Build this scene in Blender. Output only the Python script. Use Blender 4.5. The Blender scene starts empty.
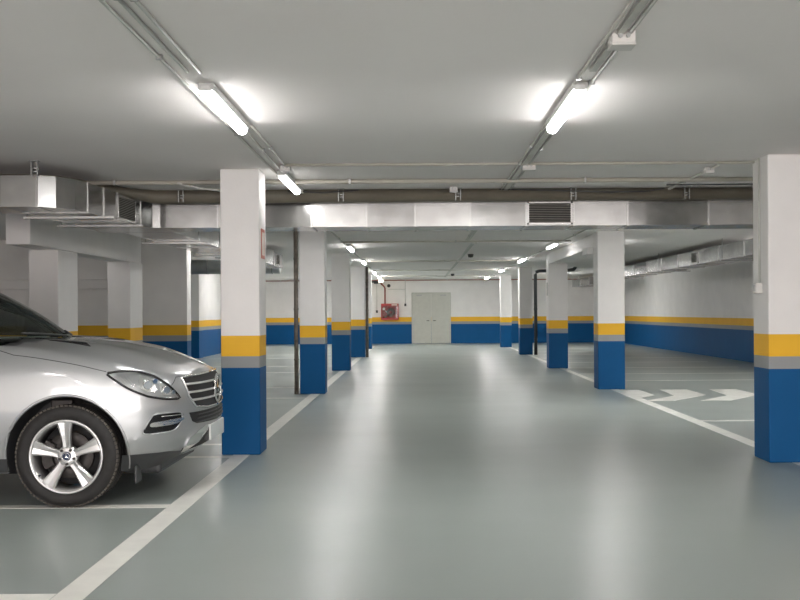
import bpy, bmesh, math, random
from mathutils import Vector, Matrix
random.seed(4)
R = math.radians
scene = bpy.context.scene
COL = scene.collection

# ------------------------------------------------------------------ camera, world, exposure
cam_data = bpy.data.cameras.new('camera')
cam = bpy.data.objects.new('camera', cam_data); COL.objects.link(cam)
cam.location = (0, 0, 1.45)
cam.rotation_euler = (Matrix.Rotation(R(90), 4, 'X') @ Matrix.Rotation(R(-0.35), 4, 'Z')).to_euler()
cam_data.sensor_width = 36; cam_data.lens = 980/800*36
cam_data.shift_x = -16/800; cam_data.shift_y = 12/800
cam_data.clip_start = .05
scene.camera = cam
world = bpy.data.worlds.new('garage_dark'); scene.world = world; world.use_nodes = True
world.node_tree.nodes['Background'].inputs[0].default_value = (.5, .52, .5, 1)
world.node_tree.nodes['Background'].inputs[1].default_value = .0
scene.view_settings.view_transform = 'Standard'; scene.view_settings.look = 'None'
scene.view_settings.gamma = 1; scene.view_settings.use_curve_mapping = False
scene.view_settings.exposure = 1.58
LAMP_POWER = 42.0
LAMP_COLOR = (1.0, .985, .975)
NEAR_LAMP_COLOR = (1.0, .92, .91)
# soft fill light added behind the camera; the back wall is closed
fill_data = bpy.data.lights.new('rear_fill_light', 'AREA'); fill_data.shape = 'RECTANGLE'; fill_data.size = 15; fill_data.size_y = 2.5
fill_data.energy = 300; fill_data.color = (1.0, .925, .92)
eo = bpy.data.objects.new('rear_fill_light', fill_data); COL.objects.link(eo); eo.location = (0, -6.6, 1.5); eo.rotation_euler = (R(90), 0, 0)
scene.cycles.max_bounces = 12; scene.cycles.diffuse_bounces = 9; scene.cycles.glossy_bounces = 5
scene.cycles.sample_clamp_indirect = 6; scene.cycles.blur_glossy = .5
scene.cycles.use_denoising = True

# survey units (camera height 1.31) to metres
KX, KY, KZ = 1.107, 1.0534, 1.107
def V(x, y, z): return Vector((x*KX, y*KY, z*KZ))
H = 2.64*KZ                      # ceiling height

# ------------------------------------------------------------------ materials
def new_mat(name):
    m = bpy.data.materials.new(name); m.use_nodes = True
    nt = m.node_tree; return m, nt, nt.nodes['Principled BSDF']
def paint(name, col, rough=.5, metal=0, noise=.06, scale=6, coat=0, bump=0, bscale=80, spec=.5, stretch=(1, 1, 1)):
    m, nt, b = new_mat(name)
    tc = nt.nodes.new('ShaderNodeTexCoord'); mp = nt.nodes.new('ShaderNodeMapping'); mp.inputs['Scale'].default_value = stretch
    n = nt.nodes.new('ShaderNodeTexNoise'); n.inputs['Scale'].default_value = scale; n.inputs['Detail'].default_value = 5
    nt.links.new(tc.outputs['Object'], mp.inputs[0]); nt.links.new(mp.outputs[0], n.inputs['Vector'])
    r = nt.nodes.new('ShaderNodeValToRGB')
    lo = [max(0, c*(1-noise)) for c in col]; hi = [min(1, c*(1+noise)) for c in col]
    r.color_ramp.elements[0].position = .3; r.color_ramp.elements[1].position = .7
    r.color_ramp.elements[0].color = (*lo, 1); r.color_ramp.elements[1].color = (*hi, 1)
    nt.links.new(n.outputs['Fac'], r.inputs[0]); nt.links.new(r.outputs[0], b.inputs['Base Color'])
    b.inputs['Roughness'].default_value = rough; b.inputs['Metallic'].default_value = metal
    b.inputs['Coat Weight'].default_value = coat; b.inputs['Coat Roughness'].default_value = .04
    b.inputs['Specular IOR Level'].default_value = spec
    if bump:
        n2 = nt.nodes.new('ShaderNodeTexNoise'); n2.inputs['Scale'].default_value = bscale
        nt.links.new(mp.outputs[0], n2.inputs['Vector'])
        bp = nt.nodes.new('ShaderNodeBump'); bp.inputs['Strength'].default_value = bump; bp.inputs['Distance'].default_value = .01
        nt.links.new(n2.outputs['Fac'], bp.inputs['Height']); nt.links.new(bp.outputs[0], b.inputs['Normal'])
    return m
WHITE = (.80, .78, .76); YEL = (.82, .46, .035); GREY = (.30, .31, .31); BLUE = (.0015, .082, .235)
def banded(name, zb=.89, zg=1.0, zy=1.213, white=WHITE):
    m, nt, b = new_mat(name)
    tc = nt.nodes.new('ShaderNodeTexCoord'); sp = nt.nodes.new('ShaderNodeSeparateXYZ')
    nt.links.new(tc.outputs['Object'], sp.inputs[0])
    mm = nt.nodes.new('ShaderNodeMath'); mm.operation = 'DIVIDE'; mm.inputs[1].default_value = 3
    nt.links.new(sp.outputs['Z'], mm.inputs[0])
    r = nt.nodes.new('ShaderNodeValToRGB'); cr = r.color_ramp; cr.interpolation = 'CONSTANT'
    cr.elements[0].position = 0; cr.elements[0].color = (*BLUE, 1)
    cr.elements[1].position = zb/3; cr.elements[1].color = (*GREY, 1)
    e = cr.elements.new(zg/3); e.color = (*YEL, 1)
    e = cr.elements.new(zy/3); e.color = (*white, 1)
    nt.links.new(mm.outputs[0], r.inputs[0])
    n = nt.nodes.new('ShaderNodeTexNoise'); n.inputs['Scale'].default_value = 2.2; n.inputs['Detail'].default_value = 6
    nt.links.new(tc.outputs['Object'], n.inputs['Vector'])
    mr = nt.nodes.new('ShaderNodeMapRange'); mr.inputs[1].default_value = .25; mr.inputs[2].default_value = .75
    mr.inputs[3].default_value = .94; mr.inputs[4].default_value = 1.03
    nt.links.new(n.outputs['Fac'], mr.inputs[0])
    mx = nt.nodes.new('ShaderNodeMix'); mx.data_type = 'RGBA'; mx.blend_type = 'MULTIPLY'; mx.inputs[0].default_value = 1
    nt.links.new(r.outputs[0], mx.inputs[6]); nt.links.new(mr.outputs[0], mx.inputs[7])
    nt.links.new(mx.outputs[2], b.inputs['Base Color'])
    b.inputs['Roughness'].default_value = .55; b.inputs['Specular IOR Level'].default_value = .2
    n2 = nt.nodes.new('ShaderNodeTexNoise'); n2.inputs['Scale'].default_value = 45
    nt.links.new(tc.outputs['Object'], n2.inputs['Vector'])
    bp = nt.nodes.new('ShaderNodeBump'); bp.inputs['Strength'].default_value = .12; bp.inputs['Distance'].default_value = .01
    nt.links.new(n2.outputs['Fac'], bp.inputs['Height']); nt.links.new(bp.outputs[0], b.inputs['Normal'])
    return m
def floor_mat():
    m, nt, b = new_mat('epoxy_floor')
    tc = nt.nodes.new('ShaderNodeTexCoord')
    def noise(sc, det, stretch):
        mp = nt.nodes.new('ShaderNodeMapping'); mp.inputs['Scale'].default_value = stretch
        n = nt.nodes.new('ShaderNodeTexNoise'); n.inputs['Scale'].default_value = sc; n.inputs['Detail'].default_value = det
        nt.links.new(tc.outputs['Object'], mp.inputs[0]); nt.links.new(mp.outputs[0], n.inputs['Vector']); return n
    a = noise(1.1, 9, (.7, 1.2, 1)); r = nt.nodes.new('ShaderNodeValToRGB')
    r.color_ramp.interpolation = 'EASE'; r.color_ramp.elements[0].position = .15; r.color_ramp.elements[1].position = .85
    r.color_ramp.elements[0].color = (.268, .306, .288, 1); r.color_ramp.elements[1].color = (.286, .323, .304, 1)
    nt.links.new(a.outputs['Fac'], r.inputs[0]); nt.links.new(r.outputs[0], b.inputs['Base Color'])
    c = noise(.8, 3, (.6, 1, 1)); mr = nt.nodes.new('ShaderNodeMapRange'); mr.interpolation_type = 'SMOOTHSTEP'; mr.inputs[1].default_value = .1; mr.inputs[2].default_value = .9
    mr.inputs[3].default_value = .285; mr.inputs[4].default_value = .35
    nt.links.new(c.outputs['Fac'], mr.inputs[0]); nt.links.new(mr.outputs[0], b.inputs['Roughness'])
    b.inputs['Specular IOR Level'].default_value = .5
    return m
def duct_mat():
    m = paint('galvanised_steel', (.37, .37, .36), .2, metal=.95, noise=.14, scale=4, bump=.14, bscale=3.5)
    nt = m.node_tree; b = nt.nodes['Principled BSDF']; src = b.inputs['Base Color'].links[0].from_socket
    oi = nt.nodes.new('ShaderNodeObjectInfo'); mr = nt.nodes.new('ShaderNodeMapRange')
    mr.inputs[3].default_value = .78; mr.inputs[4].default_value = 1.15
    nt.links.new(oi.outputs['Random'], mr.inputs[0])
    mx = nt.nodes.new('ShaderNodeMix'); mx.data_type = 'RGBA'; mx.blend_type = 'MULTIPLY'; mx.inputs[0].default_value = 1
    nt.links.new(src, mx.inputs[6]); nt.links.new(mr.outputs[0], mx.inputs[7]); nt.links.new(mx.outputs[2], b.inputs['Base Color'])
    m2 = nt.nodes.new('ShaderNodeMapRange'); m2.inputs[3].default_value = .14; m2.inputs[4].default_value = .26
    nt.links.new(oi.outputs['Random'], m2.inputs[0]); nt.links.new(m2.outputs[0], b.inputs['Roughness'])
    return m
def emit(name, col, power):
    m, nt, b = new_mat(name)
    b.inputs['Base Color'].default_value = (.8, .8, .8, 1)
    b.inputs['Emission Color'].default_value = (*col, 1); b.inputs['Emission Strength'].default_value = power
    if name.startswith('lamp_diffuser'):      # the inner reflector throws most of the light down: the flanks glow less than the belly
        tc = nt.nodes.new('ShaderNodeTexCoord'); sp = nt.nodes.new('ShaderNodeSeparateXYZ'); mr = nt.nodes.new('ShaderNodeMapRange')
        nt.links.new(tc.outputs['Object'], sp.inputs[0]); nt.links.new(sp.outputs['Z'], mr.inputs[0])
        mr.inputs[1].default_value = -.072; mr.inputs[2].default_value = -.098; mr.inputs[3].default_value = power*.11; mr.inputs[4].default_value = power
        nt.links.new(mr.outputs[0], b.inputs['Emission Strength'])
    return m
def glass(name, col, rough=.0, alpha=.35):
    m, nt, b = new_mat(name)
    out = nt.nodes['Material Output']; nt.nodes.remove(b)
    t = nt.nodes.new('ShaderNodeBsdfTransparent'); t.inputs[0].default_value = (*col, 1)
    g = nt.nodes.new('ShaderNodeBsdfGlossy'); g.inputs['Roughness'].default_value = .02
    f = nt.nodes.new('ShaderNodeFresnel'); f.inputs[0].default_value = 1.5
    mx = nt.nodes.new('ShaderNodeMixShader')
    nt.links.new(f.outputs[0], mx.inputs[0]); nt.links.new(t.outputs[0], mx.inputs[1]); nt.links.new(g.outputs[0], mx.inputs[2])
    nt.links.new(mx.outputs[0], out.inputs[0]); return m
M = dict(
    banded=banded('banded_paint'), floor=floor_mat(),
    ceiling=paint('ceiling_paint', (.86, .825, .805), .85, noise=.02, scale=.8, bump=.1, bscale=20),
    white=paint('white_paint', WHITE, .6, noise=.04, scale=1.5),
    line=paint('line_paint', (.72, .72, .67), .45, noise=.06, scale=5),
    duct=duct_mat(),
    seam=paint('bright_steel', (.50, .50, .485), .25, metal=.9),
    steel=paint('bracket_steel', (.42, .42, .41), .35, metal=.9, noise=.1),
    louvre=paint('grille_aluminium', (.52, .49, .44), .4, metal=.5),
    hole=paint('dark_void', (.03, .03, .03), .8),
    brownpipe=paint('brown_pipe', (.17, .15, .115), .4, noise=.12, scale=3),
    rust=paint('rusty_pole', (.16, .135, .11), .6, noise=.35, scale=14),
    dkpipe=paint('dark_grey_pipe', (.055, .062, .065), .4),
    redpipe=paint('red_pipe', (.24, .06, .04), .45),
    conduit=paint('pale_conduit', (.50, .50, .46), .45, noise=.08),
    trunk=paint('beige_trunking', (.48, .45, .39), .5, noise=.05),
    box=paint('box_plastic', (.62, .60, .57), .45),
    darkbox=paint('dark_plastic', (.05, .05, .05), .5),
    housing=paint('lamp_housing', (.55, .55, .53), .5),
    lamp=emit('lamp_diffuser', LAMP_COLOR, LAMP_POWER), lampfar=emit('lamp_diffuser_strong', LAMP_COLOR, LAMP_POWER*2.6), lampdim=emit('lamp_diffuser_soft', LAMP_COLOR, LAMP_POWER*.25), lampnear=emit('lamp_diffuser_warm', NEAR_LAMP_COLOR, LAMP_POWER),
    exitlamp=emit('emergency_lamp', (1, .95, .7), 14),
    door=paint('grey_door', (.50, .50, .45), .5, noise=.04), red=paint('red_enamel', (.42, .035, .03), .35),
    sign=paint('sign_red', (.45, .10, .06), .4), signw=paint('sign_white', (.7, .62, .55), .4),
    hose=paint('hose', (.28, .2, .19), .6, noise=.3, scale=30),
    spiral=paint('spiral_duct', (.42, .44, .44), .35, metal=.7, noise=.1),
    silver=paint('silver_car_paint', (.385, .40, .40), .28, metal=.6, noise=.02, coat=1.0, scale=300),
    clad=paint('black_cladding', (.035, .037, .038), .42), chrome=paint('chrome', (.82, .82, .82), .08, metal=1, noise=.01),
    rim=paint('alloy_rim', (.70, .70, .69), .28, metal=.75, noise=.02, coat=.6), black=paint('gloss_black', (.008, .008, .009), .18),
    tyre=paint('tyre_rubber', (.018, .017, .016), .7, noise=.25, scale=20), disc=paint('brake_iron', (.05, .045, .042), .5, metal=.6),
    lens=paint('lamp_reflector', (.75, .76, .74), .12, metal=.9), lampin=paint('lamp_inner', (.36, .37, .37), .28, metal=.7), mesh=paint('grille_mesh', (.012, .012, .012), .6), tread=paint('dusty_tread', (.085, .075, .062), .75, noise=.2),
    tint=glass('tinted_glass', (.10, .13, .12)), glass=glass('screen_glass', (.50, .60, .56)), clear=glass('clear_glass', (.93, .95, .95)),
    plate=paint('plate_white', (.60, .63, .62), .4), seat=paint('seat_leather', (.05, .05, .055), .6),
    dash=paint('dashboard', (.022, .024, .024), .7), tail=paint('tail_red', (.35, .01, .01), .2), blue=paint('badge_blue', (.03, .045, .09), .3),
)

# ------------------------------------------------------------------ mesh helpers
class MB:
    """collects shapes in one bmesh; build() links them as ONE mesh object"""
    def __init__(s): s.bm = bmesh.new()
    def box(s, x0, x1, y0, y1, z0, z1, bev=0, mat=None):
        t = bmesh.new(); bmesh.ops.create_cube(t, size=1)
        for v in t.verts: v.co = Vector(((x0+x1)/2+v.co.x*(x1-x0), (y0+y1)/2+v.co.y*(y1-y0), (z0+z1)/2+v.co.z*(z1-z0)))
        if bev: bmesh.ops.bevel(t, geom=t.edges[:], offset=bev, segments=2, affect='EDGES', profile=.5)
        if mat: bmesh.ops.transform(t, matrix=mat, verts=t.verts)
        s.add(t); return s
    def add(s, t):
        me = bpy.data.meshes.new('tmp'); t.to_mesh(me); t.free(); s.bm.from_mesh(me); bpy.data.meshes.remove(me)
    def tube(s, pts, r, n=10, cap=True, smooth=True):
        pts = [Vector(p) for p in pts]; rings = []
        for i, p in enumerate(pts):
            a = pts[max(0, i-1)]; b = pts[min(len(pts)-1, i+1)]
            d = (b-a).normalized()
            if i in (0, len(pts)-1): k = 1
            else:
                e = (p-a).normalized(); k = 1/max(.5, e.dot(d))
            up = Vector((0, 0, 1)) if abs(d.z) < .9 else Vector((1, 0, 0))
            u = d.cross(up).normalized(); w = d.cross(u).normalized()
            rr = r[i] if isinstance(r, (list, tuple)) else r
            rings.append([s.bm.verts.new(p+(u*math.cos(t)+w*math.sin(t))*rr*k) for t in [2*math.pi*j/n for j in range(n)]])
        for A, B in zip(rings, rings[1:]):
            for j in range(n):
                f = s.bm.faces.new((A[j], A[(j+1) % n], B[(j+1) % n], B[j])); f.smooth = smooth
        if cap:
            s.bm.faces.new(rings[0][::-1]); s.bm.faces.new(rings[-1])
        return s
    def lathe(s, prof, c, axis='y', n=48, smooth=True, closed=False):
        """prof: (radius, along) pairs around an axis through c"""
        rings = []
        for r, h in prof:
            row = []
            for j in range(n):
                t = 2*math.pi*j/n; a, b = r*math.cos(t), r*math.sin(t)
                co = {'y': (a, h, b), 'z': (a, b, h), 'x': (h, a, b)}[axis]
                row.append(s.bm.verts.new(Vector(c)+Vector(co)))
            rings.append(row)
        pairs = list(zip(rings, rings[1:]))+([(rings[-1], rings[0])] if closed else [])
        for A, B in pairs:
            for j in range(n):
                f = s.bm.faces.new((A[j], A[(j+1) % n], B[(j+1) % n], B[j])); f.smooth = smooth
        if not closed:
            for ring in (rings[0], rings[-1]):
                try: s.bm.faces.new(ring)
                except ValueError: pass
        return s
    def prism(s, poly, z0, z1):
        lo = [s.bm.verts.new((x, y, z0)) for x, y in poly]; hi = [s.bm.verts.new((x, y, z1)) for x, y in poly]
        s.bm.faces.new(lo[::-1]); s.bm.faces.new(hi); n = len(poly)
        for i in range(n): s.bm.faces.new((lo[i], lo[(i+1) % n], hi[(i+1) % n], hi[i]))
        return s
    def build(s, name, mat, parent=None, loc=None, label=None):
        bmesh.ops.recalc_face_normals(s.bm, faces=s.bm.faces[:])
        me = bpy.data.meshes.new(name); s.bm.to_mesh(me); s.bm.free(); me.materials.append(mat)
        o = bpy.data.objects.new(name, me); COL.objects.link(o)
        if parent: o.parent = parent
        if loc: o.location = loc
        if label: o['label'] = label
        return o
def tag(o, label, cat, group=None, kind=None):
    if label: o['label'] = label
    if cat: o['category'] = cat
    if group: o['group'] = group
    if kind: o['kind'] = kind
    return o
def thing(name, loc, label, cat, group=None, rz=0):
    o = bpy.data.objects.new(name, None); COL.objects.link(o); o.location = loc; o.rotation_euler.z = rz
    o.empty_display_size = .1
    return tag(o, label, cat, group)
def structure(mb, name, mat, label=None):
    o = mb.build(name, mat); o['kind'] = 'structure'
    if label: o['label'] = label
    return o
def copy_tree(root, loc=None, rz=None):
    def rec(o, parent):
        c = o.copy(); COL.objects.link(c)
        if parent: c.parent = parent
        for ch in o.children: rec(ch, c)
        return c
    r = rec(root, None)
    if loc is not None: r.location = loc
    if rz is not None: r.rotation_euler.z = rz
    return r

# ------------------------------------------------------------------ the room
YF, YB = 42.7*KY, -7.0           # far wall, wall behind the camera
XL, XR = -8.4, 9.25
floor = structure(MB().box(XL-.3, XR+.3, YB-.3, YF+.3, -.2, 0), 'floor', M['floor'], 'grey-green glossy epoxy garage floor')
structure(MB().box(XL-.3, XR+.3, YB-.3, YF+.3, H, H+.25), 'ceiling', M['ceiling'])
structure(MB().box(XL-.3, XR+.3, YF, YF+.25, 0, H), 'wall_far', M['banded'])
structure(MB().box(XL-.3, XR+.3, YB-.25, YB, 0, H), 'wall_back', M['banded'])
structure(MB().box(XR, XR+.25, YB, YF, 0, H), 'wall_right', M['banded'])
structure(MB().box(XL-.25, XL, YB, YF, 0, H), 'wall_left', M['banded'])
# inner walls at the left: the bay's back wall, and the wall that narrows the far end
structure(MB().box(XL, -4.18*KX, 18.8*KY, 18.8*KY+.35, 0, H), 'wall_bay', M['banded'])
structure(MB().box(XL, -6.37*KX, 30.6*KY, YF, 0, H), 'wall_recess', M['banded'])
structure(MB().box(XL, -5.05*KX, 18.8*KY-.16, 18.8*KY, 1.77*KZ, H), 'trim_soffit', M['white'])
structure(MB().box(XL, -5.45*KX, 18.8*KY-.30, 18.8*KY-.16, 1.93*KZ, H), 'trim_ledge', M['white'])

# painted markings: parts of the floor
def fline(x0, y0, x1, y1, w, name='painted_line'):
    a, b = Vector((x0, y0)), Vector((x1, y1)); d = (b-a).normalized(); n = Vector((-d.y, d.x))*w/2
    mb = MB(); mb.prism([tuple(a+n), tuple(b+n), tuple(b-n), tuple(a-n)], .0002, .0025)
    return mb.build(name, M['line'], floor)
fline(-1.61*KX, 4.70*KY, -1.66*KX, 40*KY, .15*KX)
fline(3.28*KX, 3*KY, 3.30*KX, 17*KY, .15*KX)
fline(3.30*KX, 17*KY, 3.44*KX, 41*KY, .12*KX)
for y in (4.76, 7.00, 9.38): fline(-1.69*KX, y*KY, -6.9, y*KY, .12)
for y in (10.27, 15.8, 18.0, 22.6, 25.2, 29.6, 32): fline(-1.69*KX, y*KY, -6.6, y*KY, .11)
for y in (8.85, 12.2, 19.3, 21.4, 23.7, 26.2, 28.6, 31, 33.4, 36): fline(3.33*KX, y*KY, 8.2, y*KY, .11)
def arrow(dx):
    P = [(4.46, 17.95), (4.95, 17.95), (4.95, 16.75), (4.15, 15.72), (3.66, 15.72), (4.38, 16.65)]
    mb = MB(); mb.prism([(x+dx, y) for x, y in P][::-1], .0002, .003); mb.build('painted_arrow', M['line'], floor)
for dx in (0, .90): arrow(dx)
mb = MB(); mb.prism([(3.58, 17.95), (4.07, 17.95), (4.07, 16.75), (3.75, 16.30), (3.56, 16.55)][::-1], .0002, .003); mb.build('painted_arrow', M['line'], floor)

# ------------------------------------------------------------------ pillars and beams
def pillar(x0, x1, y, d, label, z1=2.64, dz=0, bev=.012):
    w = (x1-x0)*KX; o = MB().box(-w/2, w/2, 0, d*KY, 0, z1*KZ-dz, bev).build('concrete_pillar', M['banded'], None, ((x0+x1)/2*KX, y*KY, 0))
    return tag(o, label, 'pillar', kind='thing')
pillar(-1.803, -1.444, 9.507, .41, 'square white pillar with blue foot and yellow band just ahead of the silver car')
pillar(-1.874, -1.467, 16.57, .42, 'second pillar of the left row, beside the slim rusty pole')
pillar(-1.90, -1.49, 23.14, .42, 'third pillar of the left row, between the rusty pole pillar and the dark pole')
pillar(-1.91, -1.49, 29.98, .42, 'fourth pillar of the left row, half hidden, with a dark pole at its corner')
pillar(-1.95, -1.585, 36.66, .42, 'last pillar of the left row, nearest the red hose cabinet')
pillar(3.016, 3.44, 8.81, .40, 'nearest pillar of the right row, cut by the edge of the photo')
pillar(3.03, 3.48, 17.16, .42, 'second pillar of the right row, next to the white floor arrows')
pillar(3.04, 3.48, 23.6, .42, 'third pillar of the right row, in front of the dark downpipe elbow')
pillar(3.13, 3.52, 31.1, .42, 'fourth pillar of the right row, with a dark downpipe at its side')
pillar(3.10, 3.50, 37.7, .42, 'last pillar of the right row, nearest the far wall')
pillar(-4.55, -4.20, 12.1, .70, 'deep pillar rising behind the car windscreen under the low beam', z1=2.07)
pillar(-4.49, -4.16, 15.0, .68, 'deep pillar behind the car bonnet at the far end of the low beam', z1=2.07)
pillar(-6.60, -6.30, 29.9, .6, 'shaded pillar against the recessed wall behind the bay wall')
tag(MB().box(-4.46*KX, -4.19*KX, 11.2*KY, 15.72*KY, 2.07*KZ, H-.001, .01).build('concrete_beam', M['white']), 'deep white ceiling beam over the two pillars behind the car', 'beam', kind='thing')
tag(MB().box(3.05*KX, 3.46*KX, 17.59*KY, 23.58*KY, 2.40*KZ, H-.001, .01).build('concrete_beam', M['white']), 'white ceiling beam linking the second and third right row pillars', 'beam', kind='thing')
tag(MB().box(2.93*KX, 3.58*KX, 17.60*KY, 18.1*KY, 2.28*KZ, 2.40*KZ, .008).build('pillar_capital', M['white']), 'small white block jutting behind the top of the second right row pillar', 'pillar capital', kind='thing')

# ------------------------------------------------------------------ double steel door in the far wall
dr = thing('door_1', (.63*KX, YF, 0), 'grey steel double door in the far wall', 'door'); dr['kind'] = 'structure'
W2, DH = .765*KX-.0, 2.28
MB().box(-W2-.05, -W2, -.05, 0, 0, DH+.06, .005).box(W2, W2+.05, -.05, 0, 0, DH+.06, .005).box(-W2, W2, -.05, 0, DH, DH+.06, .005).build('door_frame', M['door'], dr)
for s in (-1, 1):
    lf = MB().box(min(0, s*W2)+.004, max(0, s*W2)-.004, -.035, 0, .01, DH, .004).build('door_leaf', M['door'], dr)
    MB().tube([(s*.10, -.035, 1.05), (s*.10, -.08, 1.05), (s*.22, -.08, 1.05)], .011, 8).build('door_handle', M['darkbox'], lf)
    MB().box(s*.55-.13, s*.55+.13, -.09, -.035, DH-.10, DH-.04, .005).build('door_closer', M['steel'], lf)

# ------------------------------------------------------------------ ceiling lamps
def make_lamp(diff):
    r = thing('ceiling_light', (0, 0, 0), '', 'ceiling light', 'tube lights under the garage ceiling')
    MB().box(-.050, .050, -.67, .67, -.052, -.004, .008).build('lamp_housing', M['housing'], r)
    # wrap-around diffuser with rounded ends
    prof = [(.042, -.050), (.040, -.070), (.031, -.088), (.017, -.097), (0, -.100)]
    pts = prof+[(-a, b) for a, b in prof[-2::-1]]
    mb = MB(); bm = mb.bm; rings = []
    for yy, k in ((-.655, .7), (-.635, 1), (.635, 1), (.655, .7)):
        rings.append([bm.verts.new((a*(.93 if k < 1 else 1), yy, -.052+(b+.052)*k)) for a, b in pts])
    for A, B in zip(rings, rings[1:]):
        for i in range(len(A)-1):
            f = bm.faces.new((A[i], A[i+1], B[i+1], B[i])); f.smooth = True
        bm.faces.new((A[-1], A[0], B[0], B[-1]))
    bm.faces.new(rings[0]); bm.faces.new(rings[-1])
    mb.build('lamp_diffuser', diff, r)
    for s in (-1, 1): MB().box(-.036, .036, s*.672-.014, s*.672+.014, -.060, -.02, .008).build('end_cap', M['housing'], r)
    return r
protoA, protoB, protoC, protoD = [make_lamp(M[k]) for k in ('lamp', 'lampnear', 'lampdim', 'lampfar')]
far_done = False
spots = [
 # x, y (survey), colour, label
 (-1.20, 6.55, 0, 'bright tube light near the camera over the silver car side of the aisle'),
 (-1.24, 10.2, 1, 'tube light just in front of the metal duct beside the nearest left pillar'),
 (-1.26, 14.55, 0, 'tube light behind the crossing duct, over the second left pillar'),
 (-1.30, 20.6, 0, 'tube light between second and third left row pillars'),
 (-1.32, 26.2, 0, 'tube light between third and fourth left row pillars'),
 (-1.33, 33.0, 0, 'tube light between the fourth and last left row pillars'),
 (-1.33, 37.8, 2, 'small farthest tube light of the left row, before the hose cabinet'),
 (.957, 6.58, 0, 'tube light near the camera in the middle row with a junction box ahead of it'),
 (2.67, 12.35, 0, 'tube light near the duct hidden above the nearest right row pillar'),
 (2.66, 14.3, 0, 'tube light behind the crossing duct, before the second right row pillar'),
 (2.66, 20.1, 1, 'tube light in front of the third right row pillar top'),
 (2.64, 25.7, 0, 'tube light between third and fourth right row pillars'),
 (2.66, 31.9, 0, 'tube light at the fourth right row pillar'),
 (2.68, 38.9, 2, 'small farthest tube light of the right row, before the far wall'),
 (-5.15, 14.7, 1, 'added fill light hidden behind the low beam over the parking bays'),  # from here on: lamps added out of sight to brighten bays and far end
 (-3.72, 19.8, 0, 'added fill light hidden behind the branch duct'),
 (4.6, 13.1, 0, 'added fill light hidden by the crossing duct over the right bays'),
 (3.76, 20.0, 0, 'added fill light hidden behind the second right row pillar'),
 (5.5, 15.5, 0, 'added fill light hidden behind the nearest right row pillar'),
 (-2.9, 29.0, 0, 'added fill light hidden behind the second left row pillar'),
 (-4.2, 39.0, 2, 'far added fill light hidden behind the second left row pillar'),
 (4.9, 36.0, 2, 'far added fill light hidden behind the third right row pillar'),
 (-2.25, 33.0, 2, 'added fill light hidden behind the third left row pillar'),
 (-5.2, 31.5, 0, 'far added fill light hidden behind the nearest left row pillar'),
 (-4.5, 25.0, 0, 'middle added fill light hidden behind the nearest left row pillar'),
 (6.6, 18.8, 0, 'far added fill light hidden behind the nearest right row pillar'),
]
behind = [(-1.20, 1.2), (.957, 1.2), (-1.20, -3.8), (.957, -3.8), (4.2, 2.6), (-4.2, 1.6), (4.2, -2.6), (-4.4, -2.8)]
for i, (x, y, k, lab) in enumerate(spots):
    if i == 0: o = protoA
    elif k == 1: o = protoC if i == 1 else copy_tree(protoC)
    elif k == 2:
        o = copy_tree(protoD) if far_done else protoD
        far_done = True
    else: o = copy_tree(protoA)
    o.location = (x*KX, y*KY, H); o['label'] = lab
places = ['the left lane line, first back', 'the aisle middle, first back', 'the left lane line, second back', 'the aisle middle, second back',
          'the right bays, first back', 'the left bays, first back', 'the right bays, second back', 'the left bays, second back']
for i, (x, y) in enumerate(behind):
    o = protoB if i == 0 else copy_tree(protoB)
    o.location = (x*KX, y*KY, H); o['label'] = 'warm tube light behind the camera over ' + places[i]

# ------------------------------------------------------------------ conduits and trunking under the ceiling
def conduit(x0, y0, x1, y1, label, r=.011, mat='conduit', step=2.4, z=None, name='cable_conduit', kind='cable conduit', group='cable conduits along the ceiling'):
    z = H-r-.006 if z is None else z
    a, b = Vector((x0*KX, y0*KY, z)), Vector((x1*KX, y1*KY, z))
    root = thing(name, a, label, kind, group); d = b-a
    MB().tube([(0, 0, 0), d], r, 8).build('conduit_tube', M[mat], root)
    n = max(1, int(d.length/step)); k = 0
    ang = math.atan2(d.y, d.x)
    while k < n and k < 12:
        p = d*((k+.5)/n); m = Matrix.Translation(p) @ Matrix.Rotation(ang, 4, 'Z')
        MB().box(-.012, .012, -r*1.7, r*1.7, -r*1.25, r+.005, .002, m).build('pipe_clip', M['steel'], root); k += 1
    return root
conduit(-1.31, -5, -1.31, 11, 'thin outer conduit along the ceiling left of the near car side light')
conduit(-1.215, -5, -1.235, 5.60, 'middle conduit running into the near car side light')
conduit(-1.15, -5, -1.17, 5.62, 'inner conduit running beside the near car side light')
conduit(-1.22, 7.25, -1.24, 9.4, 'conduit from the near car side light to the one by the duct')
conduit(-1.15, 7.25, -1.16, 9.2, 'second conduit beyond the near car side light')
conduit(.925, -5, .925, 19.0, 'pale conduit on the aisle side of the middle trunking run')
conduit(1.02, -5, 1.02, 12.0, 'pale conduit on the pillar side of the middle trunking run')
conduit(-1.16, 9.16, 3.02, 9.16, 'thin conduit crossing the aisle ceiling ahead of the duct', mat='trunk', r=.013)
conduit(-6.5, 10.26, 5.2, 10.26, 'thick beige conduit crossing the ceiling just before the brown pipe', mat='trunk', r=.024)
for y, lab in ((19.2, 'thin conduit crossing the ceiling just behind the duct'), (26.5, 'thin conduit crossing the ceiling at the third pillars'),
               (32.3, 'thin conduit crossing the ceiling at the fourth pillars'), (37.6, 'thin conduit crossing the ceiling nearest the far wall')):
    conduit(-1.4, y, 2.9, y, lab, mat='trunk', r=.016)
for x0, y0, x1, y1, lab in ((-1.36, 12.2, -1.36, 39, 'conduit along the left row of far lights'), (2.74, 9.3, 2.76, 38.5, 'conduit along the right row of far lights')):
    conduit(x0, y0, x1, y1, lab, r=.014)
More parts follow.
